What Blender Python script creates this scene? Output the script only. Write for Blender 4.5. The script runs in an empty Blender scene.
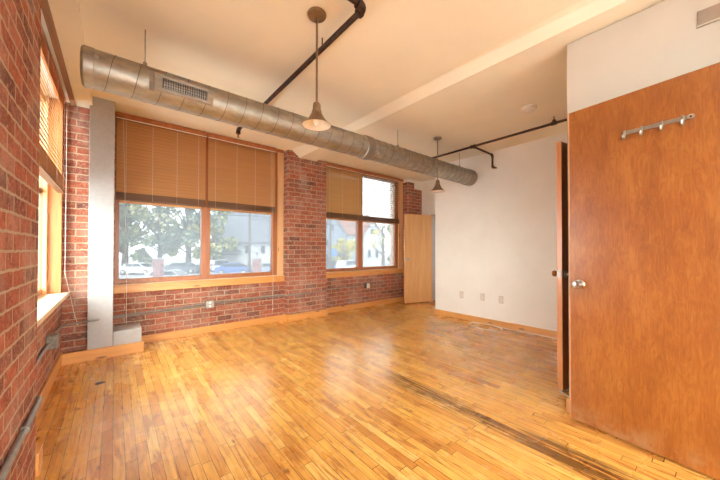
import bpy, bmesh, math, random
from mathutils import Vector, Matrix
R = math.radians
PI = math.pi
col = bpy.context.scene.collection
random.seed(7)

# ------------------------------------------------------------------ helpers
class MB:
    def __init__(s):
        s.bm = bmesh.new()
    def box(s, x0, x1, y0, y1, z0, z1, M=None):
        ps = [(x, y, z) for x in (x0, x1) for y in (y0, y1) for z in (z0, z1)]
        v = [s.bm.verts.new(M @ Vector(p) if M else p) for p in ps]
        for f in ((0, 1, 3, 2), (4, 6, 7, 5), (0, 4, 5, 1), (2, 3, 7, 6), (0, 2, 6, 4), (1, 5, 7, 3)):
            s.bm.faces.new([v[i] for i in f])
        return s
    def hexa(s, a, b):
        """a, b: two quads (lists of four points), joined"""
        va = [s.bm.verts.new(p) for p in a]; vb = [s.bm.verts.new(p) for p in b]
        s.bm.faces.new(va); s.bm.faces.new(vb[::-1])
        for i in range(4):
            j = (i + 1) % 4
            s.bm.faces.new([va[j], va[i], vb[i], vb[j]])
        return s
    def prism(s, pts, d):
        """polygon pts extruded by vector d"""
        d = Vector(d)
        a = [s.bm.verts.new(p) for p in pts]; b = [s.bm.verts.new(Vector(p) + d) for p in pts]
        s.bm.faces.new(a); s.bm.faces.new(b[::-1]); n = len(a)
        for i in range(n):
            j = (i + 1) % n
            s.bm.faces.new([a[j], a[i], b[i], b[j]])
        return s
    def quad(s, *p):
        s.bm.faces.new([s.bm.verts.new(q) for q in p]); return s
    def tube(s, pts, r, n=10, cap=True):
        pts = [Vector(p) for p in pts]
        rs = r if isinstance(r, (list, tuple)) else [r] * len(pts)
        rings = []
        t = (pts[1] - pts[0]).normalized()
        up = Vector((0, 0, 1)) if abs(t.z) < .9 else Vector((1, 0, 0))
        a = t.cross(up).normalized()
        for i, p in enumerate(pts):
            if i == 0: t = pts[1] - pts[0]
            elif i == len(pts) - 1: t = pts[-1] - pts[-2]
            else: t = (pts[i + 1] - pts[i]).normalized() + (pts[i] - pts[i - 1]).normalized()
            if t.length < 1e-9: t = Vector((0, 0, 1))
            t.normalize()
            a = (a - t * a.dot(t)).normalized(); b = t.cross(a)
            rings.append([s.bm.verts.new(p + (a * math.cos(2 * PI * k / n) + b * math.sin(2 * PI * k / n)) * rs[i]) for k in range(n)])
        for i in range(len(rings) - 1):
            for k in range(n):
                m = (k + 1) % n
                s.bm.faces.new([rings[i][k], rings[i][m], rings[i + 1][m], rings[i + 1][k]])
        if cap:
            s.bm.faces.new(rings[0][::-1]); s.bm.faces.new(rings[-1])
        return s
    def lathe(s, prof, c=(0, 0, 0), axis='z', n=32, cap=False):
        """prof: list of (radius, height)"""
        c = Vector(c); rings = []
        for r, h in prof:
            ring = []
            for k in range(n):
                q = 2 * PI * k / n; u, v = r * math.cos(q), r * math.sin(q)
                p = {'z': (u, v, h), 'x': (h, u, v), 'y': (u, h, v)}[axis]
                ring.append(s.bm.verts.new(c + Vector(p)))
            rings.append(ring)
        for i in range(len(rings) - 1):
            for k in range(n):
                m = (k + 1) % n
                s.bm.faces.new([rings[i][k], rings[i][m], rings[i + 1][m], rings[i + 1][k]])
        if cap:
            s.bm.faces.new(rings[0][::-1]); s.bm.faces.new(rings[-1])
        return s
    def xf(s, M):
        s.bm.transform(M); return s
    def build(s, name, mat, parent=None, bevel=0, smooth=False, world=True, angle=40):
        bmesh.ops.recalc_face_normals(s.bm, faces=s.bm.faces)
        if parent is not None and world:
            off = Vector((0, 0, 0)); p = parent
            while p is not None: off += p.location; p = p.parent
            s.bm.transform(Matrix.Translation(-off))
        me = bpy.data.meshes.new(name); s.bm.to_mesh(me); s.bm.free()
        me.materials.append(mat)
        o = bpy.data.objects.new(name, me); col.objects.link(o)
        if parent is not None: o.parent = parent
        if smooth:
            for f in me.polygons: f.use_smooth = True
            try:
                me.set_sharp_from_angle(angle=R(angle))
            except Exception: pass
        if bevel:
            b = o.modifiers.new('bevel', 'BEVEL'); b.width = bevel; b.segments = 2; b.limit_method = 'ANGLE'
        return o

def tag(o, label=None, cat=None, group=None, kind=None):
    if label: o['label'] = label
    if cat: o['category'] = cat
    if group: o['group'] = group
    if kind: o['kind'] = kind
    return o
def root(name, loc, label, cat, group=None, kind=None, rz=0):
    o = bpy.data.objects.new(name, None); col.objects.link(o); o.location = loc; o.rotation_euler.z = rz
    o.empty_display_size = .1
    return tag(o, label, cat, group, kind)
def copy_tree(o, parent=None):
    c = o.copy(); col.objects.link(c); c.parent = parent
    for ch in list(o.children): copy_tree(ch, c)
    return c
def rotz(a, c=(0, 0, 0)):
    return Matrix.Translation(c) @ Matrix.Rotation(a, 4, 'Z') 

# ------------------------------------------------------------------ materials
def srgb(r, g, b):
    f = lambda c: (c / 255 / 12.92) if c / 255 <= .04045 else ((c / 255 + .055) / 1.055) ** 2.4
    return (f(r), f(g), f(b), 1)
class NT:
    def __init__(s, name):
        s.m = bpy.data.materials.new(name); s.m.use_nodes = True
        s.t = s.m.node_tree; s.b = s.t.nodes['Principled BSDF']; s.out = s.t.nodes['Material Output']
    def n(s, typ, **k):
        o = s.t.nodes.new(typ)
        for a, v in k.items():
            if a.startswith('i_'):
                key = a[2:]
                key = int(key) if key.isdigit() else key.replace('_', ' ')
                if hasattr(v, 'is_linked') or type(v).__name__.startswith('NodeSocket'): s.t.links.new(v, o.inputs[key])
                else: o.inputs[key].default_value = v
            else: setattr(o, a, v)
        return o
    def l(s, a, b): s.t.links.new(a, b)
    def math(s, op, a, b=0.0, c=None):
        o = s.t.nodes.new('ShaderNodeMath'); o.operation = op
        for i, v in enumerate((a, b) if c is None else (a, b, c)):
            if isinstance(v, (int, float)): o.inputs[i].default_value = v
            else: s.l(v, o.inputs[i])
        return o.outputs[0]
    def mix(s, f, a, b, blend='MIX'):
        o = s.t.nodes.new('ShaderNodeMix'); o.data_type = 'RGBA'; o.blend_type = blend
        for i, v in ((0, f), (6, a), (7, b)):
            if isinstance(v, (int, float, tuple)): o.inputs[i].default_value = v
            else: s.l(v, o.inputs[i])
        return o.outputs[2]
    def ramp(s, fac, stops, interp='LINEAR'):
        o = s.t.nodes.new('ShaderNodeValToRGB'); o.color_ramp.interpolation = interp
        e = o.color_ramp.elements
        e[0].position, e[0].color = stops[0]; e[1].position, e[1].color = stops[-1]
        for p, c in stops[1:-1]:
            x = e.new(p); x.color = c
        s.l(fac, o.inputs[0]); return o.outputs[0]
    def coord(s): return s.n('ShaderNodeNewGeometry').outputs['Position']
    def objco(s): return s.n('ShaderNodeTexCoord').outputs['Object']
    def noise(s, vec, scale, detail=4, rough=.55, dist=0):
        o = s.n('ShaderNodeTexNoise', i_Scale=scale, i_Detail=detail, i_Roughness=rough, i_Distortion=dist)
        s.l(vec, o.inputs['Vector']); return o.outputs['Fac']
    def scalev(s, vec, sc, loc=(0, 0, 0)):
        o = s.n('ShaderNodeMapping'); o.inputs['Scale'].default_value = sc; o.inputs['Location'].default_value = loc
        s.l(vec, o.inputs['Vector']); return o.outputs[0]
    def bump(s, h, strength=.3, dist=.01):
        o = s.n('ShaderNodeBump'); o.inputs['Strength'].default_value = strength; o.inputs['Distance'].default_value = dist
        s.l(h, o.inputs['Height']); s.l(o.outputs[0], s.b.inputs['Normal']); return o

def simple(name, c, rough=.5, metal=0, noise=0, nscale=20, bump=0, spec=None, coat=0):
    t = NT(name); t.b.inputs['Roughness'].default_value = rough; t.b.inputs['Metallic'].default_value = metal
    if spec is not None: t.b.inputs['Specular IOR Level'].default_value = spec
    if coat: t.b.inputs['Coat Weight'].default_value = coat
    n = t.noise(t.objco(), nscale)
    k = noise or .05
    d = tuple(x * (1 - k) for x in c[:3]) + (1,); u = tuple(min(1, x * (1 + k)) for x in c[:3]) + (1,)
    t.l(t.ramp(n, [(.35, d), (.65, u)]), t.b.inputs['Base Color'])
    if bump: t.bump(n, bump, .004)
    return t.m

def brick_material():
    t = NT('old_red_brick')
    g = t.n('ShaderNodeNewGeometry'); sp = t.n('ShaderNodeSeparateXYZ', i_0=g.outputs['Position']); sn = t.n('ShaderNodeSeparateXYZ', i_0=g.outputs['True Normal'])
    f = t.math('GREATER_THAN', t.math('ABSOLUTE', sn.outputs[0]), .5)
    fz = t.math('GREATER_THAN', t.math('ABSOLUTE', sn.outputs[2]), .5)
    u = t.math('ADD', t.math('MULTIPLY', sp.outputs[0], t.math('SUBTRACT', 1, f)), t.math('MULTIPLY', sp.outputs[1], f))
    v = t.math('ADD', t.math('MULTIPLY', sp.outputs[2], t.math('SUBTRACT', 1, fz)), t.math('MULTIPLY', sp.outputs[1], fz))
    c = t.n('ShaderNodeCombineXYZ', i_0=u, i_1=v)
    dn = t.n('ShaderNodeTexNoise', i_Scale=18., i_Detail=5.); t.l(g.outputs['Position'], dn.inputs['Vector'])
    off = t.n('ShaderNodeVectorMath', operation='MULTIPLY_ADD'); t.l(dn.outputs['Color'], off.inputs[0]); off.inputs[1].default_value = (.02, .017, 0)
    t.l(c.outputs[0], off.inputs[2])
    b = t.n('ShaderNodeTexBrick'); b.offset = .5; b.squash = 1
    t.l(off.outputs[0], b.inputs['Vector'])
    for k, val in (('Scale', 1.), ('Mortar Size', .0068), ('Mortar Smooth', .25), ('Bias', 0.), ('Brick Width', .213), ('Row Height', .075)): b.inputs[k].default_value = val
    b.inputs['Color1'].default_value = (0, 0, 0, 1); b.inputs['Color2'].default_value = (1, 1, 1, 1); b.inputs['Mortar'].default_value = (.5, .5, .5, 1)
    tone = t.ramp(b.outputs['Color'], [(0, srgb(98, 58, 52)), (.1, srgb(132, 74, 60)), (.35, srgb(162, 82, 58)), (.6, srgb(180, 96, 68)), (.8, srgb(160, 94, 78)), (.92, srgb(184, 114, 92)), (1, srgb(124, 80, 76))])
    gp = g.outputs['Position']
    n1 = t.noise(gp, 11, 8, .72); n2 = t.noise(gp, 75, 5, .7); n3 = t.noise(gp, 2.6, 6, .65); n4 = t.noise(gp, 30, 6, .7)
    tone = t.mix(t.ramp(n1, [(.44, (0, 0, 0, 1)), (.7, (.75, .75, .75, 1))]), tone, srgb(92, 56, 50))
    tone = t.mix(t.ramp(n4, [(.5, (0, 0, 0, 1)), (.68, (.7, .7, .7, 1))]), tone, srgb(204, 130, 98))
    tone = t.mix(t.ramp(n2, [(.52, (0, 0, 0, 1)), (.7, (.7, .7, .7, 1))]), tone, srgb(206, 160, 132))
    mort = t.mix(n4, srgb(160, 134, 108), srgb(210, 190, 162))
    chip = t.math('MULTIPLY', t.math('GREATER_THAN', n4, .6), t.math('GREATER_THAN', n1, .56))
    mfac = t.math('MINIMUM', t.math('ADD', b.outputs['Fac'], t.math('MULTIPLY', chip, .5)), 1)
    mfac = t.math('MULTIPLY', mfac, t.math('ADD', .7, t.math('MULTIPLY', n3, .5)))
    cc = t.mix(mfac, tone, mort)
    cc = t.mix(t.ramp(n3, [(.5, (0, 0, 0, 1)), (.7, (.38, .38, .38, 1))]), cc, srgb(206, 182, 166))
    t.l(cc, t.b.inputs['Base Color'])
    t.b.inputs['Roughness'].default_value = .8; t.b.inputs['Specular IOR Level'].default_value = .3
    h = t.math('ADD', t.math('MULTIPLY', t.math('SUBTRACT', 1, b.outputs['Fac']), 1.), t.math('MULTIPLY', n2, .35))
    t.bump(h, .9, .01)
    return t.m

def floor_material():
    t = NT('maple_strip_floor')
    p = t.coord(); sp = t.n('ShaderNodeSeparateXYZ', i_0=p)
    W = .0545
    xr = t.math('DIVIDE', sp.outputs[0], W); row = t.math('FLOOR', xr); fx = t.math('FRACT', xr)
    wn = t.n('ShaderNodeTexWhiteNoise', noise_dimensions='1D'); t.l(row, wn.inputs['W'])
    yr = t.math('ADD', t.math('DIVIDE', sp.outputs[1], .62), t.math('MULTIPLY', wn.outputs['Value'], 17.3))
    cell = t.math('FLOOR', yr); fy = t.math('FRACT', yr)
    cv = t.n('ShaderNodeCombineXYZ', i_0=row, i_1=cell)
    w2 = t.n('ShaderNodeTexWhiteNoise', noise_dimensions='2D'); t.l(cv.outputs[0], w2.inputs['Vector'])
    rnd = w2.outputs['Value']
    ofs = t.n('ShaderNodeCombineXYZ', i_0=t.math('MULTIPLY', rnd, 3.), i_1=t.math('MULTIPLY', rnd, 41.), i_2=rnd)
    gv = t.n('ShaderNodeVectorMath', operation='ADD'); t.l(p, gv.inputs[0]); t.l(ofs.outputs[0], gv.inputs[1])
    grain = t.noise(t.scalev(gv.outputs[0], (70, 3.0, 1)), 1, 6, .65, .6)
    fig = t.noise(t.scalev(gv.outputs[0], (16, 2.2, 1)), 1, 4, .6, 1.2)
    base = t.ramp(rnd, [(0, srgb(196, 132, 60)), (.08, srgb(216, 154, 72)), (.3, srgb(230, 172, 84)), (.8, srgb(238, 182, 90)), (1, srgb(246, 200, 114))])
    c = t.mix(t.ramp(grain, [(.42, (0, 0, 0, 1)), (.66, (.62, .62, .62, 1))]), base, srgb(186, 118, 56))
    c = t.mix(t.ramp(fig, [(.52, (0, 0, 0, 1)), (.66, (.8, .8, .8, 1))]), c, srgb(170, 100, 42))
    fl = t.noise(t.scalev(gv.outputs[0], (42, 5.5, 1), (5, 2, 0)), 1, 5, .75, .8)
    c = t.mix(t.ramp(fl, [(.60, (0, 0, 0, 1)), (.70, (.85, .85, .85, 1))]), c, srgb(116, 62, 26))
    kn = t.n('ShaderNodeTexVoronoi', i_Scale=1.); t.l(t.scalev(gv.outputs[0], (9, 3.4, 1)), kn.inputs['Vector'])
    c = t.mix(t.ramp(kn.outputs['Distance'], [(.03, (.9, .9, .9, 1)), (.11, (0, 0, 0, 1))]), c, srgb(120, 64, 28))
    # dark water stains along the boards
    stn = t.noise(t.scalev(p, (13, 1.0, 1), (1.7, .4, 0)), 1, 5, .7, .4)
    big = t.noise(p, .9, 3, .5)
    stain = t.math('MULTIPLY', t.ramp(stn, [(.57, (0, 0, 0, 1)), (.68, (1, 1, 1, 1))]), t.ramp(big, [(.45, (0, 0, 0, 1)), (.62, (1, 1, 1, 1))]))
    # the long stain running along x 2.0
    dx = t.math('ABSOLUTE', t.math('SUBTRACT', sp.outputs[0], 2.03))
    near = t.math('SUBTRACT', 1, t.math('DIVIDE', dx, .13)); near = t.math('MAXIMUM', near, 0)
    ylim = t.math('MULTIPLY', t.ramp(t.math('DIVIDE', sp.outputs[1], 3.), [(.02, (0, 0, 0, 1)), (.16, (1, 1, 1, 1))]), t.ramp(t.math('DIVIDE', sp.outputs[1], 3.), [(.5, (1, 1, 1, 1)), (.72, (0, 0, 0, 1))]))
    st2 = t.noise(t.scalev(p, (36, 1.3, 1)), 1, 6, .75)
    long_ = t.math('MULTIPLY', t.math('MULTIPLY', near, ylim), t.math('MULTIPLY', 2.4, t.ramp(st2, [(.44, (0, 0, 0, 1)), (.56, (1, 1, 1, 1))])))
    # stains along the right wall
    rx = t.ramp(t.math('DIVIDE', sp.outputs[0], 5.), [(.5, (0, 0, 0, 1)), (.7, (1, 1, 1, 1))])
    st3 = t.noise(t.scalev(p, (24, 1.3, 1), (3, 7, 0)), 1, 5, .7)
    rst = t.math('MULTIPLY', rx, t.ramp(st3, [(.52, (0, 0, 0, 1)), (.64, (.85, .85, .85, 1))]))
    tot = t.math('MINIMUM', t.math('ADD', t.math('ADD', t.math('MULTIPLY', stain, .75), long_), rst), .85)
    c = t.mix(tot, c, srgb(80, 40, 16))
    # seams
    ex = t.math('MINIMUM', fx, t.math('SUBTRACT', 1, fx)); ey = t.math('MINIMUM', fy, t.math('SUBTRACT', 1, fy))
    sx = t.math('LESS_THAN', ex, .028); sy = t.math('LESS_THAN', ey, .0032)
    seam = t.math('MAXIMUM', sx, sy)
    seamc = t.math('MULTIPLY', seam, t.math('ADD', .25, t.math('MULTIPLY', t.noise(p, 7), 1.1)))
    c = t.mix(seamc, c, srgb(62, 32, 14))
    t.l(c, t.b.inputs['Base Color'])
    rg = t.math('ADD', .2, t.math('MULTIPLY', t.noise(t.scalev(p, (1, 1, 1)), 4, 5), .14))
    t.l(rg, t.b.inputs['Roughness']); t.b.inputs['Specular IOR Level'].default_value = .38
    t.b.inputs['Coat Weight'].default_value = .2; t.b.inputs['Coat Roughness'].default_value = .16
    h = t.math('ADD', t.math('MULTIPLY', t.math('SUBTRACT', 1, seam), .6), t.math('ADD', t.math('MULTIPLY', rnd, .3), t.math('MULTIPLY', t.noise(p, 9, 3), .5)))
    t.bump(h, .1, .004)
    return t.m

def wood(name, lo, hi, axis='z', scale=1., rough=.4, knots=0., coat=.2, contrast=1.):
    """long-grained timber; axis = grain direction"""
    t = NT(name); p = t.coord()
    big, small = 22 * scale, 1.4 * scale
    sc = {'x': (small, big, big), 'y': (big, small, big), 'z': (big, big, small)}[axis]
    n = t.noise(t.scalev(p, sc), 1, 6, .6, .9)
    n2 = t.noise(t.scalev(p, tuple(v * 3.2 for v in sc)), 1, 3, .6, .2)
    f = t.math('ADD', t.math('MULTIPLY', n, .7), t.math('MULTIPLY', n2, .3))
    c = t.ramp(f, [(.5 - .2 / contrast, lo), (.5 + .18 / contrast, hi)])
    if knots:
        vo = t.n('ShaderNodeTexVoronoi', i_Scale=1.); sk = {'x': (2.2, 9, 9), 'y': (9, 2.2, 9), 'z': (9, 9, 2.2)}[axis]
        t.l(t.scalev(p, sk), vo.inputs['Vector'])
        k = t.ramp(vo.outputs['Distance'], [(.06, (1, 1, 1, 1)), (.13, (0, 0, 0, 1))])
        c = t.mix(t.math('MULTIPLY', k, knots), c, srgb(96, 50, 22))
    t.l(c, t.b.inputs['Base Color']); t.b.inputs['Roughness'].default_value = rough
    t.b.inputs['Coat Weight'].default_value = coat; t.b.inputs['Coat Roughness'].default_value = .25
    t.bump(f, .08, .002)
    return t.m

def glass_material(name, haze, tint, trans=(.95, .97, .98, 1)):
    t = NT(name)
    t.t.nodes.remove(t.b)
    tr = t.n('ShaderNodeBsdfTransparent'); tr.inputs[0].default_value = trans
    tl = t.n('ShaderNodeBsdfTranslucent'); tl.inputs[0].default_value = tint
    gl = t.n('ShaderNodeBsdfGlossy'); gl.inputs['Roughness'].default_value = .02
    n = t.noise(t.coord(), 2.5, 4)
    hz = t.math('ADD', haze * .8, t.math('MULTIPLY', n, haze * .4))
    m = t.n('ShaderNodeMixShader'); t.l(hz, m.inputs[0]); t.l(tr.outputs[0], m.inputs[1]); t.l(tl.outputs[0], m.inputs[2])
    fr = t.n('ShaderNodeFresnel', i_IOR=1.1)
    m2 = t.n('ShaderNodeMixShader'); t.l(fr.outputs[0], m2.inputs[0]); t.l(m.outputs[0], m2.inputs[1]); t.l(gl.outputs[0], m2.inputs[2])
    t.l(m2.outputs[0], t.out.inputs['Surface'])
    return t.m

def galv():
    t = NT('galvanised_steel'); p = t.coord()
    t.b.inputs['Metallic'].default_value = .92
    n = t.noise(t.scalev(p, (10, 24, 24)), 1, 5, .6); n2 = t.noise(t.scalev(p, (2, 8, 8)), 1, 4)
    t.l(t.ramp(n, [(.3, srgb(158, 150, 138)), (.7, srgb(190, 182, 168))]), t.b.inputs['Base Color'])
    t.l(t.math('ADD', .38, t.math('MULTIPLY', n2, .2)), t.b.inputs['Roughness'])
    t.bump(n2, .1, .01)
    return t.m

def blind_material(name, c, transl=.25):
    t = NT(name)
    p = t.coord(); n = t.noise(t.scalev(p, (2, 2, 60)), 1, 4)
    d = tuple(x * .9 for x in c[:3]) + (1,)
    cc = t.ramp(n, [(.3, d), (.7, c)])
    t.l(cc, t.b.inputs['Base Color']); t.b.inputs['Roughness'].default_value = .45
    tl = t.n('ShaderNodeBsdfTranslucent'); t.l(cc, tl.inputs[0])
    m = t.n('ShaderNodeMixShader'); m.inputs[0].default_value = transl
    t.l(t.b.outputs[0], m.inputs[1]); t.l(tl.outputs[0], m.inputs[2]); t.l(m.outputs[0], t.out.inputs['Surface'])
    return t.m

M = {}
M['brick'] = brick_material()
M['floor'] = floor_material()
M['dimmed_plaster'] = simple('dimmed_wall_plaster', srgb(196, 186, 172), .75, noise=.02, nscale=3, bump=.05)  # copy of the white plaster, darkened to offset strong light on this wall
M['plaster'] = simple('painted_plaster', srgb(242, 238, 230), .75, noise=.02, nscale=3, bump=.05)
M['ceiling'] = simple('cream_ceiling_paint', srgb(244, 234, 212), .8, noise=.03, nscale=1.5, bump=.12)
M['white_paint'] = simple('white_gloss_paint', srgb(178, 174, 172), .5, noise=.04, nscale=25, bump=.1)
M['pine_x'] = wood('pine_trim_along_x', srgb(206, 136, 66), srgb(234, 172, 98), 'x', 1, .35, .8)
M['pine_y'] = wood('pine_trim_along_y', srgb(206, 136, 66), srgb(234, 172, 98), 'y', 1, .35, .8)
M['pine_z'] = wood('pine_frame', srgb(188, 118, 66), srgb(214, 148, 92), 'z', 1, .4, .4)
M['sash'] = wood('stained_window_sash', srgb(160, 92, 50), srgb(188, 116, 68), 'z', 1, .4, 0)
M['pale_z'] = wood('pale_pine_jamb', srgb(224, 172, 118), srgb(240, 200, 150), 'z', 1, .45, .7)
def veneer(name, lo, mid, hi):
    t = NT(name); p = t.coord()
    n = t.noise(t.scalev(p, (24, 24, 7)), 1, 6, .7, 2.2); n2 = t.noise(t.scalev(p, (7, 7, 2.2)), 1, 4, .55, 1.); n3 = t.noise(t.scalev(p, (160, 160, 9)), 1, 3, .6)
    f = t.math('ADD', t.math('ADD', t.math('MULTIPLY', n, .42), t.math('MULTIPLY', n2, .35)), t.math('MULTIPLY', n3, .23))
    c = t.ramp(f, [(.38, lo), (.5, mid), (.62, hi)])
    sc_ = t.noise(t.scalev(p, (60, 90, 6), (2, 1, 0)), 1, 3, .5)
    sp = t.n('ShaderNodeSeparateXYZ', i_0=p)
    low = t.ramp(sp.outputs[2], [(.05, (1, 1, 1, 1)), (.16, (0, 0, 0, 1))])
    c = t.mix(t.math('MULTIPLY', low, t.ramp(t.noise(p, 9, 5, .7), [(.45, (0, 0, 0, 1)), (.6, (.6, .6, .6, 1))])), c, srgb(160, 118, 82))
    t.l(c, t.b.inputs['Base Color']); t.b.inputs['Roughness'].default_value = .34
    t.b.inputs['Coat Weight'].default_value = .35; t.b.inputs['Coat Roughness'].default_value = .3
    return t.m
M['door'] = veneer('birch_veneer_door', srgb(124, 66, 24), srgb(142, 80, 30), srgb(160, 98, 42))
M['door_plain'] = wood('birch_veneer_door', srgb(124, 68, 24), srgb(150, 90, 36), 'z', .45, .3, 0, .4, 1.3)
M['door_edge'] = wood('lit_door_edge', srgb(206, 140, 88), srgb(224, 160, 106), 'z', 1, .35, 0)  # paler than the face: light on the edge put into its colour
M['pale_door'] = wood('pale_pine_door', srgb(208, 148, 86), srgb(232, 180, 118), 'z', .6, .35, .0, .3)
M['beech'] = wood('brown_lintel_board', srgb(150, 112, 84), srgb(172, 134, 104), 'y', 1, .6, 0, 0)
M['galv'] = galv()
M['seam'] = simple('duct_seam_steel', srgb(120, 108, 94), .5, .8, .1, 30)
M['steel'] = simple('brushed_steel', srgb(158, 148, 136), .42, .95, .1, 40)
M['nickel'] = simple('satin_nickel', srgb(190, 182, 174), .3, 1, .03, 10)
M['brass'] = simple('aged_brass', srgb(150, 110, 62), .35, .9, .1, 40)
M['iron'] = simple('black_iron_pipe', srgb(70, 50, 42), .45, .6, .35, 18, .2)
M['pend'] = simple('brushed_bronze_pendant', srgb(150, 128, 104), .35, .75, .1, 30)
M['enamel'] = simple('white_enamel', srgb(240, 230, 214), .4)
M['bulb'] = simple('frosted_bulb', srgb(250, 246, 238), .3)
M['conduit'] = simple('grey_conduit', srgb(148, 142, 134), .45, .5, .15, 30)
M['boxgrey'] = simple('grey_steel_box', srgb(140, 138, 134), .45, .4, .1, 40)
M['boxdark'] = simple('weathered_steel_box', srgb(128, 118, 106), .5, .4, .25, 40)
M['white_plastic'] = simple('white_plastic', srgb(236, 228, 218), .4)
M['dark'] = simple('dark_slot', srgb(34, 28, 24), .7)
M['blind'] = blind_material('tan_blind_slats', srgb(214, 160, 106), .22)
M['blind_pale'] = blind_material('honey_blind_slats', srgb(226, 186, 130), .3)
M['blind_left'] = blind_material('dimmed_blind_slats', srgb(206, 172, 124), .03)  # copy with little translucency, kept dim against the bright left window
M['rail'] = wood('brown_bottom_rail', srgb(122, 82, 52), srgb(140, 98, 66), 'x', 1, .5, 0, 0)
M['outlet'] = simple('almond_outlet_plate', srgb(214, 204, 192), .4)
M['cord'] = simple('white_cord', srgb(236, 226, 212), .7)
M['stone'] = simple('pale_painted_sill', srgb(236, 216, 184), .55, noise=.12, nscale=12, bump=.15)
M['panel'] = simple('beige_panel', srgb(150, 132, 116), .6)
M['glass'] = glass_material('hazy_window_glass', .085, (.58, .61, .66, 1), (.30, .303, .31, 1))
M['midglass'] = glass_material('slightly_hazy_glass', .15, (.6, .6, .62, 1), (.62, .63, .65, 1))
M['cleanglass'] = glass_material('clear_window_glass', .06, (.9, .95, 1, 1))
M['hole_dark'] = simple('dark_floor_patch', srgb(50, 30, 18), .6)  # dark inside of a small floor hole, painted as flat colour

# ------------------------------------------------------------------ dimensions
XL = -.43          # left brick wall face
YB = 4.70          # window wall face
XR = 4.62          # right white wall face
ZC, ZC2, ZB = 2.80, 2.76, 2.73

# ------------------------------------------------------------------ setting
f = MB().box(XL - .4, 8.2, -2.6, 5.1, -.12, 0).build('floor', M['floor'])
tag(f, 'worn honey maple strip floor with dark stains along its boards', 'floor', kind='structure')

ce = MB().prism([(XL - .4, -2.6, ZC), (XL - .4, 3.0, ZC), (XL - .4, YB, 2.885), (XL - .4, 5.1, 2.885), (XL - .4, 5.1, 3.2), (XL - .4, -2.6, 3.2)], (3.13, 0, 0)).build('ceiling', M['ceiling'])
tag(ce, 'cream painted ceiling with a deep beam crossing towards the windows', 'ceiling', kind='structure')
MB().prism([(2.70, -2.6, ZC2), (2.70, 3.0, ZC2), (2.70, YB, 2.84), (2.70, 5.1, 2.84), (2.70, 5.1, 3.2), (2.70, -2.6, 3.2)], (5.5, 0, 0)).build('ceiling_panel', M['ceiling'], ce)
bm = MB(); bm.hexa([(2.24, -2.6, ZC + .01), (2.45, -2.6, ZB), (2.69, -2.6, ZB), (2.705, -2.6, ZC2 + .01)], [(2.26, 4.6, 2.885), (2.42, 4.6, 2.765), (2.75, 4.6, 2.765), (2.77, 4.6, 2.85)])
bm.build('beam', M['ceiling'], ce)
bm = MB().hexa([(-.335, -2.6, 2.755), (-.165, -2.6, 2.755), (-.165, -2.6, ZC + .01), (-.335, -2.6, ZC + .01)], [(-.335, 4.45, 2.765), (-.20, 4.45, 2.765), (-.20, 4.45, 2.88), (-.335, 4.45, 2.88)]).build('bulkhead', M['ceiling'], ce)

wb = root('wall_back', (0, YB, 0), 'red brick window wall with two brick piers', 'wall', kind='structure')
b = MB(); b.box(-.75, 8.2, YB, 5.02, 0, .70); b.box(-.75, XL + .21, 4.45, 5.02, .0, 2.78); b.box(XL + .21, 0, YB, 5.02, .67, 2.88)
b.box(2.21, 2.965, 4.55, 5.02, 0, 2.80); b.box(2.21, 2.36, 4.55, 5.02, 2.80, 2.86); b.box(5.21, 5.70, 4.55, 5.02, 0, 2.62); b.box(5.21, 5.42, 4.55, 5.02, 2.62, 2.76)
b.build('brickwork', M['brick'], wb)
b = MB(); b.box(-.75, 8.2, 4.74, 5.02, 2.84, 3.1); b.box(5.42, 5.72, 4.57, 5.02, 2.62, 2.84); b.box(5.21, 5.42, 4.57, 5.02, 2.76, 2.84)
b.box(5.70, 6.0, 4.72, 5.02, .70, 2.84); b.box(7.3, 8.2, 4.72, 5.02, .70, 2.84); b.box(6.0, 7.3, 4.72, 5.02, 2.4, 2.84)
b.build('plaster_header', M['plaster'], wb)

wl = root('wall_left', (XL, 0, 0), 'red brick wall on the left with a deep window recess', 'wall', kind='structure')
b = MB(); b.box(XL - .34, XL, 2.0, 4.45, 0, .70); b.box(XL - .34, XL, 4.38, 4.45, .70, 2.78)
b.box(XL - .34, -.313, 1.0, 2.30, 0, ZC); b.box(XL - .34, XL, 2.30, 2.42, .70, ZC); b.box(XL - .34, -.313, -.6, 1.0, 0, ZC); b.box(XL - .34, -.313, -2.2, -.6, 0, .69); b.box(XL - .34, -.313, -2.6, -2.2, 0, ZC)
b.build('brickwork', M['brick'], wl)
b = MB().box(XL - .34, XL - .02, -2.2, -.6, 2.74, ZC).box(XL - .34, XL - .02, 2.42, 4.45, 2.76, 2.88)
b.build('window_lintel', M['plaster'], wl)
MB().box(-.376, -.336, 2.302, 4.44, 2.750, 2.79).build('head_board', M['beech'], wl)

wr = root('wall_right', (XR, 0, 0), 'plain white plaster wall on the right of the windows', 'wall', kind='structure')
b = MB(); b.box(XR, XR + .12, .71, 3.375, 0, 2.80); b.box(XR + .12, 8.2, 3.255, 3.375, 0, 2.80)
b.build('plaster_face', M['plaster'], wr, bevel=.004)
b = MB(); b.box(5.71, 5.83, 4.28, 4.70, 0, 2.86); b.box(5.71, 5.83, 3.376, 4.28, 2.01, 2.83)
tag(b.build('wall_partition', M['plaster']), 'white partition with a doorway beyond the second brick pier', 'wall', kind='structure')
tag(MB().box(8.08, 8.2, 3.376, 5.0, 0, 2.86).build('wall_far', M['plaster']), 'white end wall of the room through the doorway', 'wall', kind='structure')
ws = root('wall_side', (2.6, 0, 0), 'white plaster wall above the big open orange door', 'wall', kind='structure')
b = MB(); b.box(2.6, 2.69, -.20, .712, 0, ZB + .005); b.box(2.44, 2.69, -2.6, -.20, 0, ZB + .005)
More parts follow.
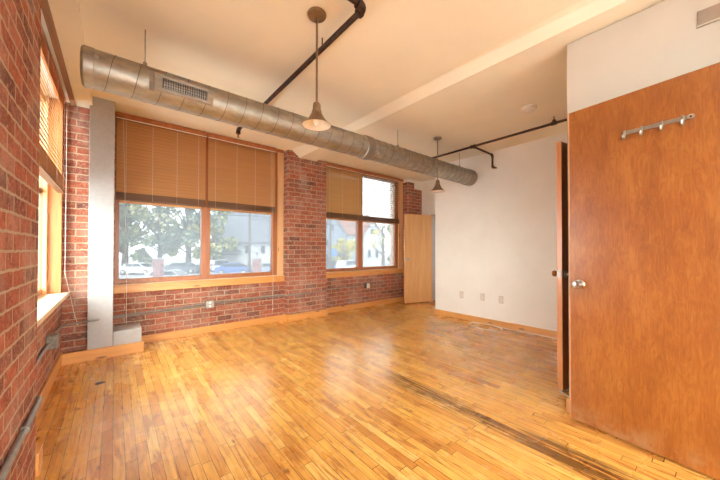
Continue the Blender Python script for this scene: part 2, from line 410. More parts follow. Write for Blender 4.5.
b.box(2.69, 2.90, .60, .712, 0, ZC2); b.box(3.76, XR, .60, .712, 0, ZC2); b.box(2.90, 3.76, .60, .712, 2.15, ZC2)
b.build('plaster_face', M['dimmed_plaster'], ws)
MB().box(2.72, XR + .1, -2.6, -2.5, 0, ZC2).build('closet_end', M['plaster'], ws)
MB().box(XR, XR + .12, -2.6, .71, 0, ZC2).build('closet_side', M['plaster'], ws)

# rear wall, behind the camera, opened for the added fill window
wrr = root('wall_rear', (0, -2.5, 0), 'brick wall at the rear of the room with an added tall fill window', 'wall', kind='structure')
b = MB(); b.box(-.75, 2.46, -2.6, -2.5, 0, .3); b.box(-.75, -.28, -2.6, -2.5, .3, ZC); b.box(-.28, 2.46, -2.6, -2.5, 1.95, ZC)
b.build('brickwork', M['brick'], wrr)

# baseboards
def structure(name, mb, mat, label, cat, bevel=.003):
    o = mb.build(name, mat, bevel=bevel); return tag(o, label, cat, kind='structure')
b = MB(); b.box(.265, 2.19, 4.68, YB + .002, 0, .095); b.box(2.188, 2.987, 4.527, 4.552, 0, .115); b.box(2.188, 2.209, 4.54, 4.69, 0, .115); b.box(2.966, 2.987, 4.54, 4.69, 0, .115)
b.box(2.96, 5.21, 4.68, YB + .002, 0, .10); b.box(5.19, 5.71, 4.527, 4.552, 0, .10)
structure('baseboard_back', b, M['pine_x'], 'orange pine baseboard below the brick window wall', 'baseboard')
b = MB(); b.box(XL, XL + .018, 2.42, 4.40, 0, .12); b.box(XL, -.30, 2.302, 2.41, 0, .115)
structure('baseboard_left', b, M['pine_y'], 'narrow pine baseboard along the left brick wall', 'baseboard')
b = MB(); b.box(XR - .02, XR + .002, .715, 3.375, 0, .092); b.box(XR - .02, 5.71, 3.3755, 3.395, 0, .092)
structure('baseboard_right', b, M['pine_y'], 'knotty pine baseboard under the white right wall', 'baseboard')
b = MB(); b.box(2.58, 2.601, -.15, .725, 0, .1)
structure('baseboard_side', b, M['pale_z'], 'pale baseboard end showing beside the big orange door', 'baseboard')
# chase in the corner
ch = root('trim_1', (-.1, 4.4, 0), 'white painted pipe chase in the brick corner with low ledge', 'pipe chase', kind='structure')
MB().box(-.221, -.008, 4.33, YB, 0, 2.87).build('chase_column', M['white_paint'], ch, bevel=.006)
MB().box(-.007, .252, 4.33, YB - .002, 0, .272).build('chase_ledge', M['white_paint'], ch, bevel=.006)
MB().box(XL + .018, .272, 4.305, 4.33, 0, .118).build('baseboard', M['pine_x'], ch, bevel=.003)

# ------------------------------------------------------------------ windows
def window_back(name, x0, xm0, xm1, x1, xr, label, ledge0, ledge1, top, zt=1.78):
    w = root(name, ((x0 + x1) / 2, YB, .7), label, 'window', kind='structure')
    y0, y1 = 4.725, 4.80
    b = MB()
    b.box(x0, x0 + .05, y0, y1, .768, top); b.box(x1 - .09, x1, y0, y1, .768, top)
    b.box(x0 + .05, x1 - .09, y0, y1, top - .06, top); b.box(x0 + .05, x1 - .09, y0, y1, .768, .828)
    b.build('frame', M['sash'], w, bevel=.003)
    MB().box(xm0, xm1, y0 - .012, y1 + .01, .770, top - .061).build('mullion', M['sash'], w, bevel=.004)
    MB().box(x0 + .051, xm0 - .001, y0 - .005, y1, zt, zt + .06).build('transom_bar', M['pine_x'], w, bevel=.003)
    MB().box(xm1 + .001, x1 - .091, y0 - .005, y1, zt, zt + .06).build('transom_bar', M['pine_x'], w, bevel=.003)
    for a, c in ((x0 + .05, xm0), (xm1, x1 - .09)):
        MB().box(a, c, 4.765, 4.771, .828, zt).build('pane', M['glass'], w)
        MB().box(a, c, 4.765, 4.771, zt + .06, top - .06).build('pane', M['glass'], w)
    # jambs in the brick opening
    MB().box(x1 + .001, xr, 4.705, 4.98, .768, top).build('jamb', M['pale_z'], w, bevel=.003)
    b = MB(); b.box(ledge0, ledge1, 4.645, 4.725, .74, .763); b.box(ledge0, ledge1, 4.66, YB, .66, .74)
    b.build('window_sill', M['pine_x'], w, bevel=.004)
    MB().box(ledge0, ledge1, 4.64, 4.80, .763, .768).build('sill_top', M['stone'], w)
    MB().box(x0, x1, 4.70, 4.80, .701, .762).build('sill_base', M['pine_x'], w)
    MB().box(x0, xr, 4.70, 4.768, top, top + .05).build('head_trim', M['sash'], w)
    return w
w1 = window_back('window_1', -.01, .955, 1.07, 2.10, 2.208, 'left double window of the back wall under closed tan blinds', -.006, 2.20, 2.835)
w2 = window_back('window_2', 2.968, 3.855, 3.975, 5.05, 5.205, 'right double window of the back wall between two brick piers', 2.967, 5.20, 2.79)
w3 = root('window_3', (6.6, YB, .7), 'bright window seen through the far doorway', 'window', kind='structure')
b = MB(); b.box(6.0, 6.06, 4.725, 4.8, .67, 2.4); b.box(7.24, 7.3, 4.725, 4.8, .67, 2.4); b.box(6.06, 7.24, 4.725, 4.8, .67, .75); b.box(6.06, 7.24, 4.725, 4.8, 2.34, 2.4); b.box(6.06, 7.24, 4.725, 4.8, 1.7, 1.76)
b.build('frame', M['sash'], w3); MB().box(6.06, 7.24, 4.765, 4.771, .75, 2.34).build('pane', M['midglass'], w3)
MB().box(6.0, 7.3, 4.64, 4.73, .64, .67).build('window_sill', M['pine_x'], w3)

w4 = root('window_4', (XL - .15, 3.4, .7), 'window recessed in the left brick wall with pale sill', 'window', kind='structure')
x0, x1 = XL - .20, XL - .13
b = MB(); b.box(x0, x1, 4.345, 4.38, .745, 2.755); b.box(x0, x1, 2.42, 2.49, .745, 2.755); b.box(x0, x1, 2.49, 4.345, 2.69, 2.755); b.box(x0, x1, 2.49, 4.345, .745, .80); b.box(x0, x1 - .017, 2.49, 4.345, 1.76, 1.82); b.box(x0, x1 - .017, 3.36, 3.44, .80, 2.69)
b.build('frame', M['pine_z'], w4, bevel=.003)
MB().box(x1, XL + .002, 4.355, 4.3795, .745, 2.755).build('jamb', M['pine_z'], w4, bevel=.003)
MB().box(x1 + .001, x1 + .03, 4.325, 4.354, .745, 2.755).build('stop_bead', M['pale_z'], w4, bevel=.003)
MB().box(x1, XL - .01, 2.4205, 2.44, .745, 2.755).build('jamb', M['pine_z'], w4)
MB().box(x1 - .016, x1 - .011, 2.49, 4.345, .80, 2.69).build('pane', M['cleanglass'], w4)
b = MB(); b.box(XL - .33, -.372, 2.302, 4.44, .702, .744)
b.build('window_sill', M['stone'], w4, bevel=.006)

# windows added behind the camera, out of view, as fill light
w5 = root('fill_window_left', (XL - .15, -1.4, .7), 'added unseen fill window in the left brick wall nearer the rear', 'window', kind='structure')
b = MB(); x0, x1 = XL - .2, XL - .13
for a, c, d, e in ((-.67, -.6, .69, 2.74), (-2.2, -2.13, .69, 2.74), (-2.13, -.67, 2.67, 2.74), (-2.13, -.67, .69, .76), (-1.43, -1.37, .76, 2.67)): b.box(x0, x1, a, c, d, e)
b.build('frame', M['pine_z'], w5); MB().box(x0 + .02, x0 + .024, -2.13, -.67, .76, 2.67).build('pane', M['cleanglass'], w5)
w6 = root('fill_window_rear', (1.1, -2.55, .3), 'added unseen tall fill window in the rear wall', 'window', kind='structure')
b = MB()
for x in (-.28, .6, 1.5, 2.4): b.box(x, x + .06, -2.58, -2.52, .3, 1.95)
b.box(-.22, 2.4, -2.58, -2.52, .3, .36); b.box(-.22, 2.4, -2.58, -2.52, 1.88, 1.95)
b.build('frame', M['pine_z'], w6); MB().box(-.22, 2.4, -2.552, -2.548, .36, 1.88).build('pane', M['cleanglass'], w6)

# ------------------------------------------------------------------ blinds
def blind_x(x0, x1, y, zt, zb, tilt, label, mat, cords, pull=None, loosez=0, stack=.10):
    r = root('window_blind', ((x0 + x1) / 2, y, zt), label, 'blind', 'slatted blinds on the back windows')
    b = MB().box(x0, x1, y - .03, y + .02, zt - .065, zt); b.build('headrail', M['sash'], r, bevel=.002)
    MB().box(x0, x1, y - .0315, y - .0302, zt - .078, zt - .066).build('rail_lip', M['enamel'], r)
    b = MB(); pitch = .0415; z = zt - .10; i = 0; W = .049
    while z > zb + stack - .02:
        a = tilt + random.uniform(-.03, .03); dy, dz = math.cos(a) * W / 2, math.sin(a) * W / 2
        dzx = random.uniform(-.001, .001)
        p = [(x0 + .006, y - dy, z - dz), (x1 - .006, y - dy, z - dz + dzx), (x1 - .006, y + dy, z + dz + dzx), (x0 + .006, y + dy, z + dz)]
        nx = Vector((0, -math.sin(a), math.cos(a))) * .0014
        b.hexa([Vector(q) + nx for q in p], [Vector(q) - nx for q in p])
        z -= pitch
    b.build('slats', mat, r)
    b = MB(); n = int(stack / .0066)
    for k in range(n):
        zz = zb + .016 + k * (stack - .016) / n
        b.box(x0 + .006, x1 - .006, y - .025 + random.uniform(-.002, .002), y + .025, zz, zz + .003)
    b.build('stacked_slats', M['rail'], r)
    MB().box(x0 + .004, x1 - .004, y - .027, y + .027, zb, zb + .014).build('bottom_rail', M['rail'], r, bevel=.003)
    for cx in cords:
        b = MB(); b.tube([(cx, y - .0295, zt - .07), (cx, y - .0295, zb + .01)], .0012, 5)
        z = zt - .10 - pitch / 2
        while z > zb + stack:
            b.box(cx - .003, cx + .003, y - .031, y - .028, z - .006, z + .006); z -= pitch
        b.build('ladder_cord', M['cord'], r)
    if pull:
        for px, zz, px2 in pull:
            q = MB().tube([(px, y - .034, zt - .06), (px + (px2 - px) * .6, y - .045, (zt + zz) / 2), (px2, y - .06, .81), (px2, y - .075, .74), (px2, y - .062, zz + .03)], .0022, 6).build('pull_cord', M['cord'], r)
            MB().lathe([(.003, .035), (.008, .02), (.009, .0), (.004, -.006)], (px2, y - .062, zz), n=10, cap=True).build('tassel', M['cord'], q, smooth=True)
    return r
T = R(70)
blind_x(.002, 1.0, 4.672, 2.875, 1.802, T, 'closed tan slatted blind nearest the white corner chase', M['blind'], (.10, .37, .64, .90), [(.07, .22, .115)])
blind_x(1.022, 2.045, 4.672, 2.875, 1.798, T, 'closed tan slatted blind beside the left side of the first brick pier', M['blind'], (1.12, 1.42, 1.70, 1.96), [(1.985, .22, 1.98)])
blind_x(2.975, 3.935, 4.672, 2.828, 1.800, R(68), 'partly tilted honey blind on the right window, beside the first brick pier', M['blind_pale'], (3.1, 3.4, 3.8))
blind_x(3.955, 5.02, 4.672, 2.828, 1.790, R(4), 'open slatted blind showing bright sky between its slats', M['blind_pale'], (4.05, 4.4, 4.85))
# left wall blind
r = root('window_blind', (XL, 3.4, 2.72), 'pale tan blind hanging inside the left wall window recess', 'blind')
MB().box(XL - .02, XL + .03, 2.45, 4.27, 2.69, 2.75).build('headrail', M['sash'], r)
b = MB(); z = 2.67; yy = XL + .004
while z > 1.94:
    a = R(74); dx, dz = math.cos(a) * .0245, math.sin(a) * .0245
    p = [(yy + dx, 2.45, z - dz), (yy + dx, 4.27, z - dz), (yy - dx, 4.27, z + dz), (yy - dx, 2.45, z + dz)]
    nx = Vector((math.sin(a), 0, math.cos(a))) * .0014
    b.hexa([Vector(q) + nx for q in p], [Vector(q) - nx for q in p]); z -= .0415
b.build('slats', M['blind_left'], r)
b = MB()
for k in range(15): b.box(yy - .025, yy + .025, 2.45, 4.27, 1.79 + k * .0095, 1.793 + k * .0095)
b.build('stacked_slats', M['blind'], r)
MB().box(yy - .027, yy + .027, 2.45, 4.27, 1.772, 1.786).build('bottom_rail', M['rail'], r)
for y in (2.7, 3.2, 3.7, 4.15): MB().tube([(yy + .03, y, 2.69), (yy + .03, y, 1.79)], .0012, 5).build('ladder_cord', M['cord'], r)
b = MB().tube([(yy + .034, 4.285, 2.66), (yy + .034, 4.30, 1.8), (XL + .03, 4.36, .95), (XL + .065, 4.405, .72), (XL + .10, 4.425, .50), (XL + .125, 4.425, .40)], .0022, 6).build('pull_cord', M['cord'], r)
MB().lathe([(.003, .03), (.008, .015), (.008, 0)], (XL + .125, 4.425, .385), n=10, cap=True).build('tassel', M['cord'], b)

# ------------------------------------------------------------------ doors
def rot_door(name, hinge, latch, z0, z1, thick, mat, edge, label):
    """leaf from hinge to latch in plan; thickness to the +side of (latch-hinge) rotated -90"""
    h = Vector((hinge[0], hinge[1], 0)); l = Vector((latch[0], latch[1], 0)); d = l - h; L = d.length; a = math.atan2(d.y, d.x)
    o = root(name, (h.x, h.y, 0), label, 'door', kind='structure', rz=a)
    e = .004
    MB().box(e, L - e, 0.0, thick, z0 + .0, z1).build('door_leaf', mat, o, world=False, bevel=.002)
    b = MB(); b.box(L - e, L, .0008, thick - .0008, z0 + .001, z1 - .001); b.box(0, e, .0008, thick - .0008, z0 + .001, z1 - .001)
    b.build('edge_strip', edge, o, world=False)
    return o, L, a
def knob(o, x, side, thick, z, mat):
    """round door knob; side -1 -> local -y face, +1 -> +y face"""
    y = 0 if side < 0 else thick; s = side
    prof = [(.0, 0), (.031, 0), (.033, .003), (.029, .008), (.014, .011), (.011, .028), (.018, .034), (.026, .042), (.0275, .052), (.024, .060), (.012, .064), (.0, .0645)]
    b = MB().lathe([(max(r_, .0002), s * h_) for r_, h_ in prof], (x, y, z), 'y', 28)
    k = b.build('door_handle', mat, o, world=False, smooth=True)
    return k
# big orange door
o, L, a = rot_door('door_1', (2.379, -.185), (2.487, .674), .012, 2.170, .042, M['door'], M['door_edge'], 'large orange veneer door standing open at the right with a coat rack')
# local +y is to the left of hinge->latch, i.e. towards -x (the room)
for c in list(o.children): c.location.y -= .042
k = knob(o, L - .062, 1, 0, .96, M['nickel']); k['label'] = 'bright nickel knob'
k = knob(o, L - .062, -1, .042, .96, M['nickel']); k.location.y = -.042
MB().box(L, L + .0015, -.034, -.008, .90, 1.02).build('latch_plate', M['nickel'], o, world=False)
b = MB()
for z in (.25, 1.08, 1.92): b.tube([(-.006, .006, z - .05), (-.006, .006, z + .05)], .007, 8)
b.build('hinge', M['nickel'], o, world=False)
b = MB().tube([(-.15 + L, .0012, .44), (L - .153, .0012, .37), (L - .149, .0012, .31)], .0015, 4)
door1 = o; d1a = a
# coat rack on it
def dworld(x, y, z):
    return Vector((2.379 + x * math.cos(d1a) - y * math.sin(d1a), -.185 + x * math.sin(d1a) + y * math.cos(d1a), z))
rk = root('coat_rack', dworld(.415, 0, 1.925), 'steel coat rack with four hooks screwed high on the orange door', 'coat rack', rz=d1a)
x0r, x1r = -.135, .150
MB().box(x0r, x1r, .001, .006, -.012, .012).build('rack_bar', M['steel'], rk, world=False, bevel=.002)
MB().lathe([(.0002, 0), (.014, 0), (.014, .004), (.006, .005), (.0002, .005)], (x0r - .005, .003, 0), 'y', 20).build('screw_tab', M['nickel'], rk, world=False, smooth=True)
MB().lathe([(.0002, .0), (.005, .0), (.005, .0075), (.0002, .008)], (x0r - .005, .001, 0), 'y', 12).build('screw_head', M['dark'], rk, world=False)
for xx in (x0r + .025, x0r + .108, x0r + .195, x1r - .01):
    b = MB(); pts = [(xx, .006, .014), (xx, .011, .008), (xx, .011, -.02), (xx, .016, -.034), (xx, .026, -.040), (xx, .034, -.034), (xx, .036, -.016)]
    b.tube(pts, [.006, .007, .0075, .007, .0065, .006, .0065], 8)
    b.build('hook', M['steel'], rk, world=False, smooth=True)
# second, edge-on door
o, L, a = rot_door('door_2', (3.704, .737), (2.917, .882), .012, 2.118, .042, M['door'], M['door_edge'], 'orange door seen edge-on behind the big door')
# hinge->latch points -x; left of it is -y (towards the camera side)
k = knob(o, L - .06, 1, .042, .99, M['nickel']); k['label'] = 'dull knob on the far face'
k = knob(o, L - .06, -1, .042, .99, M['brass'])
MB().box(L, L + .002, .009, .033, .955, 1.03).build('latch_plate', M['steel'], o, world=False)
# small pale door in the far doorway
o, L, a = rot_door('door_3', (5.647, 4.245), (4.916, 4.422), .012, 1.985, .035, M['pale_door'], M['pine_z'], 'pale pine door standing open at the far end of the windows')
k = knob(o, L - .06, 1, .035, .985, M['nickel']); k['label'] = 'small nickel knob'
# a frame round the far doorway
structure('trim_2', MB().box(5.69, 5.85, 4.262, 4.279, 0, 2.01).box(5.69, 5.85, 3.396, 3.415, 0, 2.01).box(5.69, 5.85, 3.415, 4.262, 1.992, 2.009), M['white_paint'], 'white doorway lining beside the pale pine door', 'door frame')

# ------------------------------------------------------------------ spiral duct
YD, ZD, RD = 2.652, 2.403, .1245
du = root('ventilation_duct', (2.2, YD, ZD), 'long round galvanised spiral duct hung below the ceiling', 'duct')
xe0, xe1 = -.179, 4.612
MB().lathe([(RD, xe0 + .02), (RD, 2.24)], (0, YD, ZD), 'x', 56).build('duct_pipe', M['galv'], du, smooth=True)
MB().lathe([(RD, 2.30), (RD, xe1 - .005)], (0, YD, ZD), 'x', 56).build('duct_pipe', M['galv'], du, smooth=True)
MB().lathe([(.0005, xe0), (RD - .03, xe0), (RD - .008, xe0 + .004), (RD + .003, xe0 + .016), (RD + .003, xe0 + .065), (RD, xe0 + .068)], (0, YD, ZD), 'x', 56).build('end_cap', M['galv'], du, smooth=True)
def helix(xa, xb, pitch):
    n = int((xb - xa) / pitch * 28); pts = []
    for i in range(n + 1):
        x = xa + (xb - xa) * i / n; q = -2 * PI * (x - xa) / pitch
        pts.append((x, YD + RD * math.cos(q), ZD + RD * math.sin(q)))
    return pts
MB().tube(helix(xe0 + .08, 2.23, .145), .0028, 4).build('spiral_seam', M['seam'], du)
MB().tube(helix(2.34, xe1 - .03, .115), .0034, 4).build('spiral_seam', M['seam'], du)
for xa, xb, h in ((2.222, 2.332, .011), (2.90, 2.93, .006), (4.44, 4.608, .008)):
    MB().lathe([(RD, xa), (RD + h * .7, xa + .004), (RD + h, xa + .014), (RD + h, xb - .014), (RD + h * .7, xb - .004), (RD, xb)], (0, YD, ZD), 'x', 56).build('joint_band', M['steel'], du, smooth=True)
for q in (.6, ):
    MB().lathe([(.0002, -.012), (.013, -.010), (.013, 0), (.0002, 0)], (-.10, YD - RD * math.cos(.25), ZD + RD * math.sin(.25)), 'y', 14).build('test_plug', M['nickel'], du, smooth=True)
for x, zt in ((.16, ZC), (2.62, ZB), (2.83, ZC2), (4.28, ZC2)):
    if x == 2.62: continue
    h = MB().tube([(x, YD, ZD + RD + .02), (x, YD, zt)], .004, 8).build('hanger_rod', M['galv'], du)
    MB().lathe([(RD + .001, x - .012), (RD + .003, x - .012), (RD + .003, x + .012), (RD + .001, x + .012)], (0, YD, ZD), 'x', 48).build('hanger_strap', M['galv'], h)
    MB().box(x - .012, x + .012, YD - .012, YD + .012, ZD + RD + .002, ZD + RD + .03).build('hanger_clip', M['galv'], h)
# supply grille in the side
x0, x1, z0, z1, yf = .208, .588, 2.332, 2.445, 2.514
fr = MB(); fr.box(x0, x0 + .045, yf, yf + .045, z0, z1); fr.box(x1 - .045, x1, yf, yf + .045, z0, z1)
fr.box(x0 + .045, x1 - .045, yf, yf + .03, z0, z0 + .02); fr.box(x0 + .045, x1 - .045, yf, yf + .05, z1 - .02, z1)
gr = fr.build('supply_grille', M['galv'], du, bevel=.002)
MB().box(x0 + .046, x1 - .046, yf + .02, yf + .024, z0 + .021, z1 - .021).build('grille_back', M['dark'], gr)
b = MB(); n = 19
for i in range(n):
    x = x0 + .052 + i * (x1 - x0 - .104) / (n - 1)
    b.box(x - .0015, x + .0015, yf + .004, yf + .019, z0 + .021, z1 - .021)
for i in (1, 2, 3):
    z = z0 + .02 + i * .02; b.box(x0 + .046, x1 - .046, yf + .012, yf + .016, z - .001, z + .001)
b.build('louvres', M['dark'], gr)
MB().box(x0 - .03, x0 - .002, yf + .012, yf + .05, z0 - .008, z1 + .008).build('grille_flange', M['steel'], gr)

# ------------------------------------------------------------------ pendants
def pendant(x, y, zc, zs, label, s=1.):
    r = root('pendant_lamp', (x, y, zc), label, 'lamp', 'small cone pendant lamps')
    z = zs - zc
    MB().lathe([(.0005, 0), (.062 * s, 0), (.064 * s, -.006), (.060 * s, -.018), (.03 * s, -.024), (.0005, -.024)], n=36).build('canopy', M['pend'], r, smooth=True, world=False)
    MB().tube([(0, 0, -.02), (0, 0, z + .14)], .0075 * s, 12).build('stem', M['pend'], r, smooth=True, world=False)
    MB().lathe([(.0005, z + .16), (.012, z + .158), (.024, z + .145), (.027, z + .125), (.027, z + .10), (.033, z + .096), (.033, z + .088), (.027, z + .085)], n=28).build('lamp_socket', M['pend'], r, smooth=True, world=False)
    sh = MB().lathe([(.03, z + .088), (.038, z + .074), (.058, z + .040), (.082, z + .014), (.098, z), (.1, z - .003), (.097, z - .001), (.08, z + .011), (.056, z + .036), (.036, z + .068), (.028, z + .083)], n=40).build('lamp_shade', M['pend'], r, smooth=True, world=False)
    MB().lathe([(.0955, z - .0005), (.079, z + .0095), (.055, z + .034), (.035, z + .064), (.0005, z + .07)], n=40).build('shade_lining', M['enamel'], sh, smooth=True, world=False)
    MB().lathe([(.0005, z - .004), (.014, z), (.024, z + .012), (.027, z + .028), (.02, z + .05), (.014, z + .062)], n=24).build('light_bulb', M['bulb'], r, smooth=True, world=False)
    return r
pendant(1.047, 1.726, ZC, 2.040, 'nearer and larger looking cone pendant lamp, hanging in front of the middle of the duct')
pendant(3.47, 2.492, ZC2, 2.016, 'farther cone pendant lamp near the end of the duct by the white wall', .86)

# ------------------------------------------------------------------ sprinkler pipes
def elbow(c, d1, d2, r, arm=.045):
    c = Vector(c); d1 = Vector(d1); d2 = Vector(d2); pts = []
    for i in range(9):
        t = i / 8; pts.append((1 - t) ** 2 * (c + d1 * arm) + 2 * t * (1 - t) * c + t * t * (c + d2 * arm))
    return pts
sp = root('sprinkler_pipe', (1.19, 2.7, 2.725), 'dark iron pipe with elbow running across the left ceiling bay over the duct', 'pipe')
zp = 2.72; XP = 1.199
MB().tube([(XP, 1.455, zp), (XP, 3.85, zp)], .019, 16).build('pipe_run', M['iron'], sp, smooth=True)
MB().tube([(XP - .05, 1.405, zp), (-.165, 1.405, zp)], .019, 16).build('pipe_run', M['iron'], sp, smooth=True)
b = MB().tube(elbow((XP, 1.405, zp), (-1, 0, 0), (0, 1, 0), .03, .05), .027, 16)
b.lathe([(.024, -.062), (.032, -.060), (.032, -.042), (.024, -.04)], (XP, 1.405, zp), 'x', 18, True); b.lathe([(.024, .04), (.032, .042), (.032, .06), (.024, .062)], (XP, 1.405, zp), 'y', 18, True)
b.build('elbow_fitting', M['iron'], sp, smooth=True)
b = MB().tube(elbow((XP, 3.88, zp), (0, -1, 0), (0, 0, -1), .03, .035), .026, 14)
b.lathe([(.028, -.03), (.028, -.05)], (XP, 3.88, zp), 'z', 14, True)
b.build('elbow_fitting', M['iron'], sp, smooth=True)
MB().lathe([(.012, -.05), (.012, -.07), (.006, -.075), (.006, -.09), (.018, -.092), (.018, -.094)], (XP, 3.88, zp), 'z', 14, True).build('sprinkler_head', M['brass'], sp)
for y in (1.9, 3.45): MB().tube([(XP, y, zp + .018), (XP, y, ZC)], .005, 8).build('hanger_rod', M['iron'], sp)
sp = root('sprinkler_pipe', (4.03, 2.4, 2.70), 'dark iron pipe near the white wall with a short branch down', 'pipe')
zp = 2.68; XP = 3.957
MB().tube([(XP, .712, zp), (XP, 3.05, zp)], .0155, 14).build('pipe_run', M['iron'], sp, smooth=True)
b = MB(); b.lathe([(.022, -.04), (.024, -.038), (.024, .038), (.022, .04)], (XP, 2.235, zp), 'y', 16, True); b.lathe([(.022, 0), (.024, .04), (.018, .042)], (XP, 2.235, zp), 'x', 16, True)
b.build('tee_fitting', M['iron'], sp, smooth=True)
b = MB(); b.lathe([(.020, -.03), (.022, -.028), (.022, .028), (.020, .03)], (XP, 1.215, zp), 'y', 16, True); b.box(XP - .012, XP + .012, 1.20, 1.23, zp + .01, zp + .04)
b.build('hanger_clamp', M['iron'], sp)
MB().lathe([(.016, -.03), (.02, -.02), (.02, .01), (.0005, .014)], (XP, 3.05, zp), 'y', 14).build('pipe_cap', M['iron'], sp)
MB().tube([(XP, 1.215, zp + .03), (XP, 1.215, ZC2)], .005, 8).build('hanger_rod', M['iron'], sp)
MB().tube([(XP + .04, 2.235, zp), (4.50, 2.24, zp)], .014, 12).build('branch_pipe', M['iron'], sp, smooth=True)
MB().tube(elbow((4.54, 2.24, zp), (-1, 0, 0), (0, 0, -1), .03, .04), .02, 12).build('elbow_fitting', M['iron'], sp, smooth=True)
MB().tube([(4.54, 2.24, zp - .03), (4.54, 2.24, 2.50)], .014, 12).build('drop_pipe', M['iron'], sp, smooth=True)
MB().tube(elbow((4.54, 2.24, 2.485), (0, 0, 1), (1, -.3, 0), .03, .03), .02, 12).build('elbow_fitting', M['iron'], sp, smooth=True)
MB().tube([(4.56, 2.234, 2.485), (4.618, 2.217, 2.485)], .012, 10).build('wall_stub', M['iron'], sp, smooth=True)

# smoke detector
sd = root('smoke_detector', (3.494, 1.312, ZC2), 'round white smoke detector on the ceiling near the pipe', 'smoke detector')
MB().lathe([(.0005, 0), (.078, 0), (.08, -.006), (.078, -.014)], n=36).build('mounting_plate', M['white_plastic'], sd, smooth=True, world=False)
MB().lathe([(.074, -.014), (.072, -.028), (.06, -.036), (.03, -.040), (.0005, -.041)], n=36).build('detector_cover', M['white_plastic'], sd, smooth=True, world=False)

# wall register as a flat beige plate above the door
rg = root('wall_panel', (2.59, -.08, 2.535), 'flat grey-beige register high on the white wall at the right edge', 'vent')
MB().box(2.588, 2.599, -.19, .065, 2.492, 2.577).build('panel_plate', M['panel'], rg, bevel=.001)
b = MB(); b.box(2.583, 2.599, -.19, .071, 2.485, 2.492)
b.build('panel_lip', M['dimmed_plaster'], rg)

# ------------------------------------------------------------------ conduits and outlets
cd = root('electrical_conduit', (XL + .02, 3.0, .40), 'grey conduit along the left brick wall ending at the white chase', 'conduit')
MB().tube([(-.299, 1.25, .405), (-.299, 2.27, .405), (-.301, 2.30, .405), (-.315, 2.319, .403), (-.36, 2.322, .40), (-.40, 2.335, .40), (-.413, 2.37, .398)], .0135, 12).build('conduit_tube', M['conduit'], cd, smooth=True)
MB().tube([(-.413, 2.37, .397), (-.413, 3.50, .42)], .011, 12).build('conduit_tube', M['conduit'], cd, smooth=True)
MB().tube([(-.413, 3.61, .43), (-.413, 4.20, .425), (-.405, 4.25, .425), (-.37, 4.275, .425), (-.15, 4.312, .430), (-.125, 4.318, .430)], .0105, 12).build('conduit_tube', M['conduit'], cd, smooth=True)
MB().lathe([(.0135, -.012), (.018, -.012), (.018, .012), (.0135, .012)], (-.299, 1.95, .405), 'y', 14).build('conduit_clamp', M['conduit'], cd)
bx = MB().box(-.428, -.365, 3.50, 3.61, .372, .485).build('junction_box', M['boxdark'], cd, bevel=.004)
MB().box(-.364, -.360, 3.505, 3.605, .377, .48).build('box_cover', M['boxgrey'], bx)

cd = root('electrical_conduit', (1.2, 4.68, .39), 'twin grey conduits crossing the bricks below the left double window', 'conduit')
MB().tube([(-.005, 4.685, .385), (1.01, 4.685, .418)], .009, 10).build('conduit_tube', M['conduit'], cd, smooth=True)
MB().tube([(-.005, 4.688, .36), (1.01, 4.688, .393)], .007, 10).build('conduit_tube', M['conduit'], cd, smooth=True)
MB().tube([(1.10, 4.685, .42), (2.14, 4.685, .432), (2.175, 4.67, .432), (2.19, 4.64, .432), (2.19, 4.56, .432), (2.205, 4.537, .433), (2.25, 4.537, .433), (2.94, 4.537, .448), (2.972, 4.545, .45), (2.985, 4.58, .455), (2.99, 4.65, .458), (3.02, 4.685, .46), (4.0, 4.688, .45)], .0085, 10).build('conduit_tube', M['conduit'], cd, smooth=True)
MB().tube([(1.10, 4.69, .398), (2.19, 4.69, .41)], .006, 10).build('conduit_tube', M['conduit'], cd, smooth=True)
bx = MB().box(1.005, 1.105, 4.64, 4.698, .358, .465).build('outlet_box', M['boxgrey'], cd, bevel=.003)
MB().box(1.007, 1.103, 4.636, 4.639, .36, .463).build('cover_plate', M['steel'], bx)
for z in (.436, .388): 
    so = MB().lathe([(.0005, -.003), (.016, -.003), (.017, 0)], (1.056, 4.636, z), 'y', 18).build('socket', M['white_plastic'], bx)
bx = MB().box(4.0, 4.105, 4.64, 4.698, .395, .50).build('outlet_box', M['boxdark'], cd, bevel=.003)
MB().box(4.025, 4.103, 4.634, 4.639, .398, .497).build('cover_plate', M['white_plastic'], bx)

for y, z, lab in ((2.83, .42, 'white outlet plate on the right wall nearest the doorway corner'), (2.45, .428, 'middle white outlet plate low on the right wall'), (2.15, .422, 'white outlet plate on the right wall nearest the orange doors')):
    r = root('wall_outlet', (XR, y, z), lab, 'outlet', 'outlet plates on the white wall')
    MB().box(-.006, 0, -.036, .036, -.058, .058).build('outlet_plate', M['outlet'], r, world=False, bevel=.002)
    for dz in (.021, -.021):
        s = MB().box(-.008, -.0065, -.016, .016, dz - .014, dz + .014).build('socket', M['enamel'], r, world=False)
        MB().box(-.0088, -.0081, -.008, -.005, dz - .005, dz + .006).box(-.0088, -.0081, .005, .008, dz - .005, dz + .006).build('slots', M['dark'], s, world=False)

